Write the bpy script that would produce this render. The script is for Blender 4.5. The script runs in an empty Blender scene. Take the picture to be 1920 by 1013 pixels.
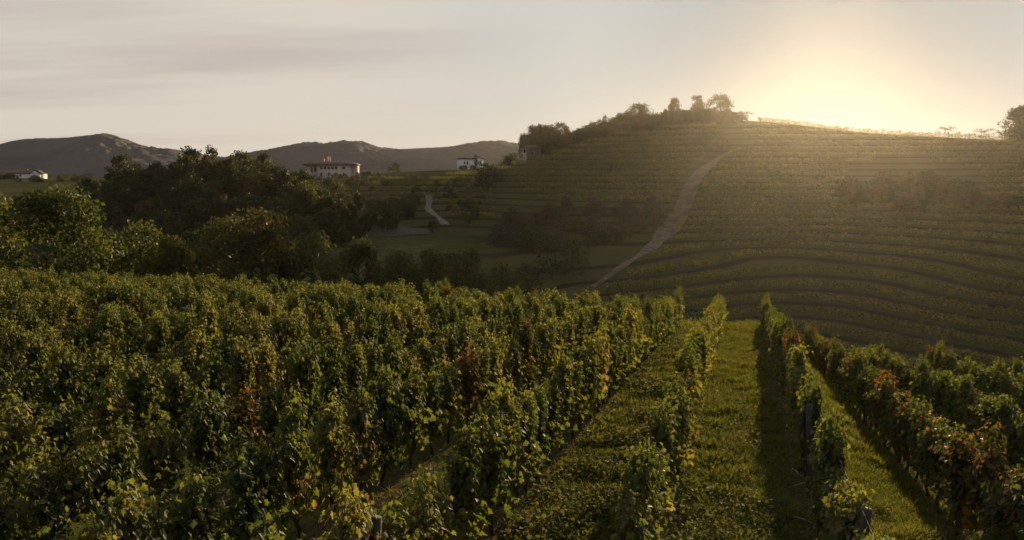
import bpy, math
import numpy as np
from mathutils import Vector

sc = bpy.context.scene
R = math.radians
PI = math.pi

# ------------------------------------------------------------------ camera
F0 = 1507.0                       # focal length in 1920-px units
PITCH = math.atan(176.5 / F0)
cam_d = bpy.data.cameras.new('camera')
cam_d.sensor_width = 36
cam_d.lens = 36 * F0 / 1920
cam_d.clip_start = 0.1
cam_d.clip_end = 30000
cam = bpy.data.objects.new('camera', cam_d)
sc.collection.objects.link(cam)
cam.location = (0, 0, 0)
cam.rotation_euler = (PI / 2 - PITCH, 0, 0)
sc.camera = cam

# ------------------------------------------------------------------ light
SUN_AZ, SUN_EL = R(20.8), R(8.0)
S = Vector((math.sin(SUN_AZ) * math.cos(SUN_EL), math.cos(SUN_AZ) * math.cos(SUN_EL), math.sin(SUN_EL)))
sun_d = bpy.data.lights.new('sun', 'SUN')
sun_d.energy = 5.0
sun_d.color = (1.0, 0.76, 0.43)
sun_d.angle = R(0.6)
sun = bpy.data.objects.new('sun', sun_d)
sc.collection.objects.link(sun)
sun.rotation_euler = (-S).to_track_quat('-Z', 'Y').to_euler()

world = bpy.data.worlds.new('World')
sc.world = world
world.use_nodes = True


class NT:
    """small helper to write node trees"""
    def __init__(self, tree):
        self.t = tree
        tree.nodes.clear()

    def n(self, typ, **kw):
        nd = self.t.nodes.new(typ)
        ins = kw.pop('ins', {})
        for k, v in kw.items():
            setattr(nd, k, v)
        for k, v in ins.items():
            sock = nd.inputs[k]
            if hasattr(v, 'is_output') or hasattr(v, 'links') and not isinstance(v, (int, float, tuple)):
                self.t.links.new(v, sock)
            else:
                sock.default_value = v
        return nd

    def math(self, op, a, b=0.0, c=None, clamp=False):
        ins = {0: a, 1: b}
        if c is not None:
            ins[2] = c
        return self.n('ShaderNodeMath', operation=op, use_clamp=clamp, ins=ins).outputs[0]

    def vmath(self, op, a, b=(0, 0, 0)):
        nd = self.n('ShaderNodeVectorMath', operation=op, ins={0: a, 1: b})
        return nd.outputs['Value'] if op == 'DOT_PRODUCT' else nd.outputs[0]

    def mix(self, f, a, b, mode='MIX'):
        nd = self.n('ShaderNodeMix', data_type='RGBA', blend_type=mode)
        for s, v in ((nd.inputs[0], f), (nd.inputs[6], a), (nd.inputs[7], b)):
            if hasattr(v, 'links'):
                self.t.links.new(v, s)
            else:
                s.default_value = v if isinstance(v, (int, float)) else (*v[:3], 1)
        return nd.outputs[2]

    def ramp(self, f, stops, interp='LINEAR'):
        nd = self.n('ShaderNodeValToRGB', ins={0: f})
        cr = nd.color_ramp
        cr.interpolation = interp
        while len(cr.elements) < len(stops):
            cr.elements.new(0.5)
        for e, (p, c) in zip(cr.elements, stops):
            e.position = p
            e.color = (*c, 1) if not isinstance(c, (int, float)) else (c, c, c, 1)
        return nd.outputs[0]

    def rng(self, v, a, b, c=0.0, d=1.0, smooth=True):
        nd = self.n('ShaderNodeMapRange', interpolation_type='SMOOTHSTEP' if smooth else 'LINEAR',
                    ins={'Value': v, 'From Min': a, 'From Max': b, 'To Min': c, 'To Max': d})
        return nd.outputs[0]

    def noise(self, vec, scale, detail=4.0, rough=0.55, out='Fac'):
        return self.n('ShaderNodeTexNoise', ins={'Vector': vec, 'Scale': scale, 'Detail': detail, 'Roughness': rough}).outputs[out]

    def link(self, a, b):
        self.t.links.new(a, b)


# sky: Nishita daylight behind a thin veil of high cloud, dimmed round the sun to offset the haze glow
w = NT(world.node_tree)
SKY_STRENGTH = 0.1
tc = w.n('ShaderNodeTexCoord')
dirv = w.vmath('NORMALIZE', tc.outputs['Generated'])
sky = w.n('ShaderNodeTexSky', sky_type='NISHITA', sun_disc=False, sun_elevation=SUN_EL, sun_rotation=SUN_AZ,
          altitude=100.0, air_density=1.0, dust_density=2.0, ozone_density=1.0)
sep = w.n('ShaderNodeSeparateXYZ', ins={0: dirv})
zc = w.math('ADD', w.math('MAXIMUM', sep.outputs[2], 0.0), 0.10)
px_ = w.math('DIVIDE', sep.outputs[0], zc)
py_ = w.math('DIVIDE', sep.outputs[1], zc)
comb = w.n('ShaderNodeCombineXYZ', ins={0: w.math('MULTIPLY', px_, 0.33), 1: w.math('MULTIPLY', py_, 1.35), 2: 3.7})
n1 = w.noise(comb.outputs[0], 0.85, 5.0, 0.55)
n2 = w.noise(comb.outputs[0], 0.33, 3.0, 0.5)
cl = w.rng(w.math('ADD', w.math('MULTIPLY', n1, 0.55), w.math('MULTIPLY', n2, 0.45)), 0.49, 0.66)
ca = w.vmath('DOT_PRODUCT', dirv, tuple(S))
ang = w.math('ARCCOSINE', w.math('MINIMUM', ca, 0.99999))            # radians from the sun
K = 0.683 / SKY_STRENGTH        # the exposure below is +0.55 stop
def k3(r, g, b):
    return (r * K, g * K, b * K)
veil = w.mix(cl, k3(.70, .64, .56), k3(.555, .49, .45))
near = w.rng(ang, 0.66, 0.22)
veil = w.mix(near, veil, k3(.565, .57, .54))
core = w.rng(ang, 0.30, 0.04)
veil = w.mix(core, veil, k3(.20, .28, .35))
low = w.rng(sep.outputs[2], 0.16, 0.0)
veil = w.mix(w.math('MULTIPLY', low, 0.25), veil, k3(.70, .60, .48))
# overhead and behind: duller
veil = w.mix(w.math('MULTIPLY', w.rng(ang, 1.1, 2.1), 0.92), veil, k3(.27, .27, .295))
veil = w.mix(w.math('MULTIPLY', w.rng(sep.outputs[2], .26, .65), 0.95), veil, k3(.25, .255, .285))
col = w.mix(0.985, sky.outputs[0], veil)
bg = w.n('ShaderNodeBackground', ins={'Color': col, 'Strength': SKY_STRENGTH})
wo = w.n('ShaderNodeOutputWorld')
w.link(bg.outputs[0], wo.inputs[0])

sc.view_settings.view_transform = 'Standard'
sc.view_settings.look = 'None'
sc.view_settings.exposure = 0.55
sc.view_settings.gamma = 1.0
sc.cycles.use_denoising = True
sc.cycles.max_bounces = 8
sc.cycles.transparent_max_bounces = 8
sc.cycles.volume_bounces = 0

HAZE_DENSITY = 0.50e-4

# ------------------------------------------------------------------ places
CP, SP = math.cos(PITCH), math.sin(PITCH)


def ray(px, py):
    """direction of a photo pixel, scaled to one metre of forward (y) distance"""
    u = (px - 960) / F0
    v = (506.5 - py) / F0
    y = CP + v * SP
    return u / y, (-SP + v * CP) / y


def at(px, py, d):
    a, b = ray(px, py)
    return np.array((a * d, d, b * d))


def sstep(a, b, x):
    t = np.clip((x - a) / (b - a), 0, 1)
    return t * t * (3 - 2 * t)


def near_z(x, y):
    """the vineyard's own ground: a convex shoulder falling away from the viewer and to the right"""
    s = np.maximum(y, 0)
    l = x - 0.29 * y
    z = -(4.5 + 0.068 * y + 0.00055 * s * s)
    z = z + 0.030 * np.maximum(0, -l - 4) * sstep(-2, 30, y) 
    ys = np.clip(y, 0, 60)
    z = z - 0.055 * ys * sstep(1.2, 5.0, l) - 0.02 * np.maximum(0, l - 4)
    return z


def end_y(l):
    """where the vine rows stop, by lateral offset"""
    l = np.asarray(l, float)
    return np.where(l < 3, 46 + 0.30 * np.clip(-l - 4, 0, 60), 46 - 1.6 * (l - 3))


ctrl = []
def c(px, py, d):
    ctrl.append(at(px, py, d))
def cz(px, d, z):
    ctrl.append(np.array(((px - 960) / F0 * d, d, z)))

# main hill: crest, falling away behind
for px, py, d in ((985, 302, 362), (1050, 283, 358), (1100, 268, 352), (1200, 248, 346), (1300, 235, 340), (1400, 229, 335), (1500, 235, 330),
                  (1600, 246, 325), (1700, 254, 320), (1800, 261, 318), (1920, 268, 318), (2150, 280, 315)):
    c(px, py, d)
    cz(px, d + 45, at(px, py, d)[2] - 9)
    cz(px, d + 140, at(px, py, d)[2] * .2 - 6)
# eye-level contour, contours lower down
for px, d in ((1150, 292), (1300, 270), (1450, 275), (1600, 288), (1740, 282), (1850, 265), (1950, 255), (2150, 250)):
    cz(px, d, 0)
for px, py, d in ((1130, 520, 165), (1300, 495, 190), (1480, 472, 220), (1570, 478, 212), (1680, 495, 192), (1920, 540, 149), (2150, 590, 130)):
    c(px, py, d)
for px, d in ((1180, 138), (1300, 146), (1480, 158), (1700, 137), (1920, 118), (2150, 105)):
    cz(px, d, -30)
for px, d in ((1100, 105), (1300, 108), (1500, 112), (1700, 100), (1920, 88), (2200, 80)):
    cz(px, d, -36)
# left block of the hill and its hollow with the thicket
for px, py, d in ((1000, 345, 318), (1000, 400, 268), (1100, 390, 262), (1220, 400, 250), (1200, 330, 292), (930, 320, 372),
                  (960, 450, 225), (1080, 460, 220), (1180, 450, 222), (1050, 520, 165), (960, 530, 150), (870, 400, 290), (830, 440, 245)):
    c(px, py, d)
# saddle with the villa
for px, py, d in ((620, 334, 432), (667, 330, 440), (740, 325, 440), (800, 322, 440), (870, 320, 432), (915, 318, 420), (760, 360, 350), (680, 390, 300), (720, 430, 245),
                  (620, 450, 225), (800, 370, 320), (700, 470, 190), (850, 500, 165)):
    c(px, py, d)
# wooded knoll
for px, py, d in ((-150, 420, 240), (20, 388, 250), (200, 362, 255), (300, 352, 260), (370, 347, 262), (470, 344, 262), (540, 355, 258), (600, 388, 250), (650, 410, 240)):
    c(px, py, d)
    cz(px, d + 70, at(px, py, d)[2] - 4 if px < 400 else at(px, py, d)[2] - 1)
for px, d, z in ((-150, 170, -24), (100, 170, -23), (300, 170, -22), (500, 170, -22), (650, 170, -23)):
    cz(px, d, z)
# valley under the near trees
for px in (-500, -200, 100, 400, 700, 950):
    cz(px, 88, -21.5)
    cz(px, 115, -24)
for px in (-400, 0, 300, 600, 900):
    cz(px, 560, -1.5)
    cz(px, 900, -6)
for px in (-400, 0, 400, 800, 1200, 1600, 2000, 2400):
    cz(px, 1400, -8)
for a in range(0, 360, 20):
    ctrl.append(np.array((4500 * math.sin(R(a)), 4500 * math.cos(R(a)), -8.0)))
for x in (-300, -120, 0, 120, 300):
    ctrl.append(np.array((x, -150.0, -6.0)))
    ctrl.append(np.array((x, 20.0, -9.0 if abs(x) < 150 else -20)))
ctrl = np.array(ctrl)
_C2 = 22.0 ** 2
_D = np.sqrt(((ctrl[:, None, :2] - ctrl[None, :, :2]) ** 2).sum(-1) + _C2)
_n = len(ctrl)
_wts = np.linalg.solve(_D - np.eye(_n) * 0.6, ctrl[:, 2] + 8)


def far_z(x, y):
    sh = np.shape(x)
    x = np.ravel(x); y = np.ravel(y)
    out = np.empty(len(x))
    for i in range(0, len(x), 20000):
        d = np.sqrt((x[i:i + 20000, None] - ctrl[None, :, 0]) ** 2 + (y[i:i + 20000, None] - ctrl[None, :, 1]) ** 2 + _C2)
        out[i:i + 20000] = d @ _wts - 8
    out += 0.5 * np.sin(x * .071 + 1.3 * np.sin(y * .043)) * np.sin(y * .063 + 1.1 * np.sin(x * .037)) * sstep(60, 120, np.hypot(x, y))
    return out.reshape(sh)


def ground(x, y):
    x = np.asarray(x, float); y = np.asarray(y, float)
    l = x - 0.29 * y
    e = end_y(l)
    t = sstep(3, 34, y - e)
    t = np.maximum(t, sstep(14, 34, l - 0 * y))
    t = np.maximum(t, sstep(70, 110, -x))
    t = np.maximum(t, sstep(40, 110, -y))
    return near_z(x, y) * (1 - t) + far_z(x, y) * t


def hit(px, py, d0=60.0, d1=700.0):
    """where the line of sight of a pixel meets the far ground"""
    a, b = ray(px, py)
    d = np.arange(d0, d1, 1.0)
    g = ground(a * d, d)
    k = np.nonzero(g >= b * d)[0]
    if len(k) == 0:
        k = [int(np.argmin(b * d - g))]
    dd = d[k[0]]
    return np.array((a * dd, dd, float(ground(a * dd, dd))))


# ------------------------------------------------------------------ mesh helpers
class Geo:
    def __init__(self):
        self.v = []; self.f = []; self.n = 0

    def add(self, V, Fs):
        V = np.asarray(V, float)
        for F in (Fs if isinstance(Fs, list) else [Fs]):
            self.f.append(np.asarray(F, np.int64) + self.n)
        self.v.append(V)
        self.n += len(V)

    def box(self, x0, x1, y0, y1, z0, z1):
        V = [(x, y, z) for z in (z0, z1) for y in (y0, y1) for x in (x0, x1)]
        self.add(V, np.array([(0, 2, 3, 1), (4, 5, 7, 6), (0, 1, 5, 4), (2, 6, 7, 3), (0, 4, 6, 2), (1, 3, 7, 5)]))

    def tube(self, pts, rad, k=5, cap=True):
        pts = np.asarray(pts, float); n = len(pts)
        rad = np.broadcast_to(np.asarray(rad, float), (n,))
        tan = np.gradient(pts, axis=0)
        tan /= np.linalg.norm(tan, axis=1)[:, None] + 1e-9
        ref = np.where(np.abs(tan[:, 2:3]) > .9, np.array([[1., 0, 0]]), np.array([[0., 0, 1]]))
        s = np.cross(tan, ref); s /= np.linalg.norm(s, axis=1)[:, None] + 1e-9
        u = np.cross(s, tan)
        a = np.arange(k) * 2 * PI / k
        V = pts[:, None] + rad[:, None, None] * (np.cos(a)[None, :, None] * s[:, None] + np.sin(a)[None, :, None] * u[:, None])
        i = np.arange(n - 1)[:, None] * k; j = np.arange(k)[None]; j2 = (j + 1) % k
        Fq = np.stack([i + j, i + j2, i + k + j2, i + k + j], -1).reshape(-1, 4)
        Fs = [Fq]
        if cap:
            Fs.append(np.array([np.arange(k)[::-1], (n - 1) * k + np.arange(k)]))
        self.add(V.reshape(-1, 3), Fs)

    def mesh(self, name, mats, smooth=False):
        me = bpy.data.meshes.new(name)
        V = np.concatenate(self.v)
        me.vertices.add(len(V))
        me.vertices.foreach_set('co', V.astype(np.float32).ravel())
        loops = np.concatenate([f.ravel() for f in self.f])
        tot = np.concatenate([np.full(len(f), f.shape[1]) for f in self.f])
        start = np.concatenate([[0], np.cumsum(tot)[:-1]])
        me.loops.add(len(loops))
        me.loops.foreach_set('vertex_index', loops.astype(np.int32))
        me.polygons.add(len(tot))
        me.polygons.foreach_set('loop_start', start.astype(np.int32))
        if smooth:
            me.polygons.foreach_set('use_smooth', np.ones(len(tot), bool))
        me.update(calc_edges=True)
        for m in (mats if isinstance(mats, (list, tuple)) else [mats]):
            me.materials.append(m)
        return me


def link(name, data, parent=None, loc=None, rz=0.0):
    o = bpy.data.objects.new(name, data)
    sc.collection.objects.link(o)
    if parent is not None:
        o.parent = parent
    if loc is not None:
        o.location = tuple(loc)
    if rz:
        o.rotation_euler = (0, 0, rz)
    return o


def tag(o, label=None, cat=None, group=None, kind=None):
    if label: o['label'] = label
    if cat: o['category'] = cat
    if group: o['group'] = group
    if kind: o['kind'] = kind
    return o


# leaf templates: (x along the leaf, y across, z bend), two halves folded on the midrib
def fold_leaf(half, fold=.25, droop=.25):
    L = [(x, y, fold * y - droop * x * x) for x, y in half]
    mid = [(0.0, 0.0, 0.0), (1.0, 0.0, -droop)]
    V = mid + L + [(x, -y, z) for x, y, z in L]
    n = len(L)
    f1 = [0] + [2 + i for i in range(n)] + [1]
    f2 = [0, 1] + [2 + n + i for i in range(n)][::-1]
    return np.array(V), [np.array([f1[::-1], f2[::-1]])]

VINE_LEAF = fold_leaf([(-.16, .20), (.02, .52), (.26, .36), (.52, .50), (.70, .20)])
MID_LEAF = fold_leaf([(.05, .42), (.6, .42)])
QUAD = (np.array([(0, -.5, 0), (.55, -.42, -.06), (1, 0, -.18), (.55, .42, -.06)]) * np.array([1, 1.15, 1]), [np.array([(0, 1, 2, 3)])])


def leaves(geo, cen, ax, nr, size, tmpl):
    T, Fs = tmpl
    ax = ax / (np.linalg.norm(ax, axis=1)[:, None] + 1e-9)
    nr = nr - (nr * ax).sum(1)[:, None] * ax
    nr = nr / (np.linalg.norm(nr, axis=1)[:, None] + 1e-9)
    sd = np.cross(nr, ax)
    V = cen[:, None] + size[:, None, None] * (T[None, :, 0:1] * ax[:, None] + T[None, :, 1:2] * sd[:, None] + T[None, :, 2:3] * nr[:, None])
    off = (np.arange(len(cen)) * len(T))[:, None, None]
    geo.add(V.reshape(-1, 3), [(F[None] + off).reshape(-1, F.shape[1]) for F in Fs])


# ------------------------------------------------------------------ materials
def new_mat(name):
    m = bpy.data.materials.new(name)
    m.use_nodes = True
    return m, NT(m.node_tree)


def out(t, sh):
    o = t.n('ShaderNodeOutputMaterial')
    t.link(sh, o.inputs[0])


def leaf_mat(name, stops, trans=.45, tint=None, patch=0.35, obj_var=.3, rough=.6, spec=.28, pscale=.25):
    m, t = new_mat(name)
    g = t.n('ShaderNodeNewGeometry')
    oi = t.n('ShaderNodeObjectInfo')
    pn = t.noise(g.outputs['Position'], pscale, 3.0)
    f = t.math('ADD', t.math('MULTIPLY', g.outputs['Random Per Island'], 1 - patch), t.math('MULTIPLY', t.rng(pn, .3, .7), patch))
    f = t.math('ADD', f, t.math('MULTIPLY', t.math('SUBTRACT', oi.outputs['Random'], .5), obj_var), clamp=True)
    col = t.ramp(f, stops)
    bright = t.rng(t.noise(g.outputs['Position'], 9.0, 2.0), .25, .75, .75, 1.25)
    hs = t.n('ShaderNodeHueSaturation', ins={'Saturation': 1.0, 'Value': bright, 'Color': col})
    col = hs.outputs[0]
    p = t.n('ShaderNodeBsdfPrincipled', ins={'Base Color': col, 'Roughness': rough, 'Specular IOR Level': spec})
    tr = t.n('ShaderNodeBsdfTranslucent', ins={'Color': t.mix(1.0, col, tint or (1.5, 1.45, .55), 'MULTIPLY')})
    ms = t.n('ShaderNodeMixShader', ins={0: trans})
    t.link(p.outputs[0], ms.inputs[1]); t.link(tr.outputs[0], ms.inputs[2])
    out(t, ms.outputs[0])
    return m


def plain(name, a, b, scale=2.0, rough=.8, bump=0.0, detail=4.0, spec=.3):
    m, t = new_mat(name)
    g = t.n('ShaderNodeTexCoord')
    n = t.noise(g.outputs['Object'], scale, detail)
    col = t.mix(t.rng(n, .3, .7), a, b)
    p = t.n('ShaderNodeBsdfPrincipled', ins={'Base Color': col, 'Roughness': rough, 'Specular IOR Level': spec})
    if bump:
        bn = t.n('ShaderNodeBump', ins={'Strength': bump, 'Distance': .05, 'Height': t.noise(g.outputs['Object'], scale * 6, 5.0)})
        t.link(bn.outputs[0], p.inputs['Normal'])
    out(t, p.outputs[0])
    return m


M_VINE = leaf_mat('vine_leaf', [(0, (.028, .046, .014)), (.35, (.052, .072, .020)), (.65, (.088, .100, .028)), (.88, (.14, .125, .036)), (.97, (.17, .115, .04)), (1, (.15, .06, .03))], .5, (2.1, 1.95, .8), pscale=.5)
M_VINE_Y = leaf_mat('vine_leaf_pale', [(0, (.045, .064, .018)), (.4, (.08, .096, .027)), (.75, (.14, .135, .038)), (.97, (.19, .15, .05)), (1, (.19, .11, .05))], .5, (2.1, 1.95, .8), pscale=.5)
M_VINE_RED = leaf_mat('vine_leaf_autumn', [(0, (.022, .038, .012)), (.4, (.05, .065, .018)), (.62, (.11, .085, .025)), (.8, (.17, .095, .035)), (.95, (.19, .075, .03)), (1, (.17, .04, .02))], .45, (1.8, 1.4, .6), pscale=.6)
M_BARK = plain('vine_bark', (.035, .026, .020), (.075, .058, .045), 9.0, .9, .5)
M_POST = plain('post_wood', (.05, .042, .038), (.10, .088, .08), 5.0, .85, .5)
M_WIRE = plain('wire_metal', (.09, .085, .075), (.14, .13, .11), 1.0, .7)
M_TREE = leaf_mat('tree_leaf', [(0, (.018, .028, .010)), (.5, (.035, .048, .014)), (.85, (.055, .062, .018)), (1, (.085, .070, .022))], .4, obj_var=.8)
M_TREE_Y = leaf_mat('tree_leaf_light', [(0, (.030, .045, .012)), (.5, (.060, .075, .018)), (.85, (.100, .100, .024)), (1, (.13, .11, .03))], .5, (1.7, 1.55, .8), obj_var=.5)
M_TREE_RUST = leaf_mat('tree_leaf_rust', [(0, (.028, .036, .012)), (.45, (.055, .055, .018)), (.8, (.085, .066, .022)), (1, (.12, .062, .028))], .45, (1.9, 1.6, .8), obj_var=.5)
M_TREE_MID = leaf_mat('tree_leaf_mid', [(0, (.032, .044, .015)), (.5, (.060, .072, .022)), (.85, (.085, .088, .028)), (1, (.10, .09, .03))], .45, (2.0, 1.85, .8), obj_var=.5)
M_SHRUB_G = leaf_mat('shrub_leaf_grey', [(0, (.040, .040, .026)), (.6, (.070, .062, .044)), (1, (.10, .085, .062))], .3, (1.2, 1.1, .8), obj_var=.6)
M_CYP = leaf_mat('cypress_leaf', [(0, (.012, .020, .010)), (1, (.03, .042, .016))], .2)
M_TRUNK = plain('tree_bark', (.030, .024, .019), (.065, .052, .042), 3.0, .9, .4)
M_HROW = leaf_mat('hill_vine_leaf', [(0, (.095, .105, .030)), (.4, (.15, .15, .042)), (.75, (.20, .18, .05)), (1, (.22, .165, .06))], .4, patch=.6, pscale=.06)

# ground: one material, mown lanes and bare strips in the vineyard, mixed meadow and scrub beyond
m, t = new_mat('ground')
t_off = .25
g = t.n('ShaderNodeNewGeometry')
P = g.outputs['Position']
sx = t.n('ShaderNodeSeparateXYZ', ins={0: P})
lat = t.math('SUBTRACT', sx.outputs[0], t.math('MULTIPLY', sx.outputs[1], .29))
wob = t.math('MULTIPLY', t.math('SUBTRACT', t.noise(P, .9, 4.0), .5), 1.1)
rowc = t.math('DIVIDE', t.math('SUBTRACT', t.math('ADD', lat, wob), 1.3), 2.5)
fr = t.math('ABSOLUTE', t.math('SUBTRACT', t.math('FRACT', t.math('ADD', rowc, .5)), .5))      # 0 under a row, .5 mid-lane
soil = t.rng(fr, .17, .07)
fine = t.noise(P, 14.0, 6.0, .65)
big = t.noise(P, .5, 5.0, .6)
grass = t.mix(t.rng(fine, .3, .7), (.045, .062, .014), (.12, .13, .030))
grass = t.mix(t.rng(big, .42, .68), grass, (.15, .135, .045))
earth = t.mix(t.rng(fine, .3, .7), (.055, .038, .024), (.115, .078, .05))
nearc = t.mix(t.math('MULTIPLY', soil, t.rng(t.noise(P, 3.0, 5.0, .7), .38, .62, .4, .95)), grass, earth)
fb = t.noise(P, .022, 6.0, .6)
ff = t.noise(P, .5, 5.0, .7)
farc = t.mix(t.rng(fb, .36, .64), (.070, .080, .032), (.125, .120, .052))
farc = t.mix(t.math('MULTIPLY', t.rng(ff, .42, .62), .6), farc, (.042, .040, .018))
pf = t.rng(t.noise(P, .045, 5.0, .6), .58, .72)
farc = t.mix(t.math('MULTIPLY', pf, .6), farc, (.12, .095, .06))
isfar = t.rng(sx.outputs[1], 55.0, 75.0)
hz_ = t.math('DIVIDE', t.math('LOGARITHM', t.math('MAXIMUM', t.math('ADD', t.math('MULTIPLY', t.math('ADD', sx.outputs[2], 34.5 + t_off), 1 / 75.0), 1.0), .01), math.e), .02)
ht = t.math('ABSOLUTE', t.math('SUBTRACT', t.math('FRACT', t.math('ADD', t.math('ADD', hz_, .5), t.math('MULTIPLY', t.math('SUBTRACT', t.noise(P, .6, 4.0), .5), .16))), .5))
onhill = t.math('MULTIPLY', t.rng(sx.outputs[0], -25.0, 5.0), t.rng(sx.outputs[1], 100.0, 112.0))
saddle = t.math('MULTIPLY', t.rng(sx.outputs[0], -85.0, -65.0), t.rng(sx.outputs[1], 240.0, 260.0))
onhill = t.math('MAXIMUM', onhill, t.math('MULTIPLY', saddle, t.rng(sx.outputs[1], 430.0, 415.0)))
strip = t.math('MULTIPLY', t.rng(ht, t.rng(t.noise(P, .09, 4.0), .3, .7, .11, .18), t.rng(t.noise(P, .09, 4.0), .3, .7, .04, .10)), onhill)  # dark bands along the hill rows: shade at their foot painted into the ground
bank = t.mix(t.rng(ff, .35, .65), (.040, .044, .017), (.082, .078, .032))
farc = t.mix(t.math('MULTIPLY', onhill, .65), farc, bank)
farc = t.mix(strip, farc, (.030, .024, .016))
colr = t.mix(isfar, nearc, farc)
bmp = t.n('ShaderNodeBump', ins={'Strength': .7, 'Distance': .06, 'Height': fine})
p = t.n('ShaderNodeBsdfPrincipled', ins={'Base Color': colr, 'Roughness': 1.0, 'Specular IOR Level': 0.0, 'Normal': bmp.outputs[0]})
out(t, p.outputs[0])
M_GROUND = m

# ------------------------------------------------------------------ terrain
az = np.unique(np.concatenate([np.linspace(-PI, -.75, 40), np.linspace(-.75, .75, 420), np.linspace(.75, PI, 40)]))[:-1]
rr = np.concatenate([[.4], np.geomspace(1.2, 4900, 470)])
AZ, RR = np.meshgrid(az, rr, indexing='ij')
GX, GY = RR * np.sin(AZ), RR * np.cos(AZ)
GZ = ground(GX, GY)
na, nr_ = GX.shape
ge = Geo()
ii = np.arange(na)[:, None]; jj = np.arange(nr_ - 1)[None]
i2 = (ii + 1) % na
Fq = np.stack([ii * nr_ + jj + 0 * i2, ii * nr_ + jj + 1 + 0 * i2, i2 * nr_ + jj + 1, i2 * nr_ + jj], -1).reshape(-1, 4)[:, ::-1]
ge.add(np.stack([GX, GY, GZ], -1).reshape(-1, 3), [Fq[:, ::-1]])
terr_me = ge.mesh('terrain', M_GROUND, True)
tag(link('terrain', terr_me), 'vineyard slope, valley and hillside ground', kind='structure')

# far wooded ridges, kilometres away
m, t = new_mat('hazed_ridge_wood')
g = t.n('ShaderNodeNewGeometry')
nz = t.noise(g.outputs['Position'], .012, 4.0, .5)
p = t.n('ShaderNodeBsdfPrincipled', ins={'Base Color': t.mix(t.rng(nz, .35, .65), (.105, .098, .094), (.135, .124, .116)), 'Roughness': .95, 'Specular IOR Level': .1})  # woodland colour lightened to grey, distance haze put into the base colour
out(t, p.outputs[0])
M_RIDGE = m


def ridge(sil, d, seed, halfdepth=500.0):
    """a rounded wooded ridge whose crest passes the given sight lines at distance d"""
    rs = np.random.RandomState(seed)
    sil = np.array(sil, float)
    px = np.arange(sil[0, 0], sil[-1, 0], 2.5)
    py = np.interp(px, sil[:, 0], sil[:, 1])
    ker = np.hanning(13); ker /= ker.sum()
    py = np.convolve(np.pad(py, 6, 'edge'), ker, 'valid')
    top = np.array([at(a, b, d)[2] for a, b in zip(px, py)])
    x = (px - 960) / F0 * d
    v = np.linspace(-1, 1, 121)
    X = np.repeat(x[:, None], 121, 1)
    Y = d + v[None] * halfdepth + 30 * np.sin(px / 70.0)[:, None]
    prof = np.clip(1 - np.abs(v) ** 1.5, 0, 1)
    Z = -12 + (top[:, None] + 12) * prof[None]
    # spurs and gullies
    spur = np.sin(X * .022 + 2.2 * np.sin(Y * .008 + seed)) * .5 + np.sin(X * .054 + seed) * .25
    Z = Z + spur * (Z + 12) * .16 * np.abs(v)[None]
    crown = rs.rand(*Z.shape)
    crown = sum(np.roll(np.roll(crown, a_, 0), b_, 1) for a_ in (-2, -1, 0, 1, 2) for b_ in (-1, 0, 1)) / 15
    stand = np.clip(.5 + .9 * np.sin(X * .03 + seed) * np.sin(X * .011 + Y * .02), .15, 1)
    Z = Z + (crown - .5) * 11 * stand * np.clip(prof * 3, 0, 1)[None] + (rs.rand(*Z.shape) - .5) * 1.0
    gg = Geo()
    n, k = Z.shape
    a = np.arange(n - 1)[:, None] * k; b = np.arange(k - 1)[None]
    gg.add(np.stack([X, Y, Z], -1).reshape(-1, 3), np.stack([a + b, a + k + b, a + k + b + 1, a + b + 1], -1).reshape(-1, 4))
    return gg, (x, px, py, d)


hills = []
for sil, d, seed in (([(-400, 330), (-150, 300), (-40, 290), (20, 274), (60, 258), (110, 257), (150, 253), (208, 250), (240, 260), (280, 274), (320, 281), (360, 283), (420, 296), (520, 318), (620, 336)], 820, 3),
                     ([(330, 336), (420, 300), (480, 284), (530, 273), (575, 264), (610, 269), (650, 264), (690, 267), (720, 278), (765, 282), (810, 279), (850, 276), (900, 266), (940, 263), (985, 270), (1040, 290), (1120, 320), (1180, 338)], 910, 5),
                     ([(-500, 318), (-200, 300), (0, 300), (70, 290), (130, 302), (200, 318), (280, 328), (330, 338)], 690, 8)):
    gg, info = ridge(sil, d, seed, 95 if d < 700 else 190)
    hills.append(info)
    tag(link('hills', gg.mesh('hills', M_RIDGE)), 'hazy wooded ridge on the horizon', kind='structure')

# ------------------------------------------------------------------ tracks
M_TRACK = plain('track_earth', (.065, .058, .030), (.165, .125, .09), .35, .95, .3, 6.0)
M_PATH = plain('path_gravel', (.12, .105, .08), (.21, .185, .15), .5, .95, .2)
M_FIELD = plain('ploughed_earth', (.05, .046, .026), (.072, .062, .04), .15, .95, .3)


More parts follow.
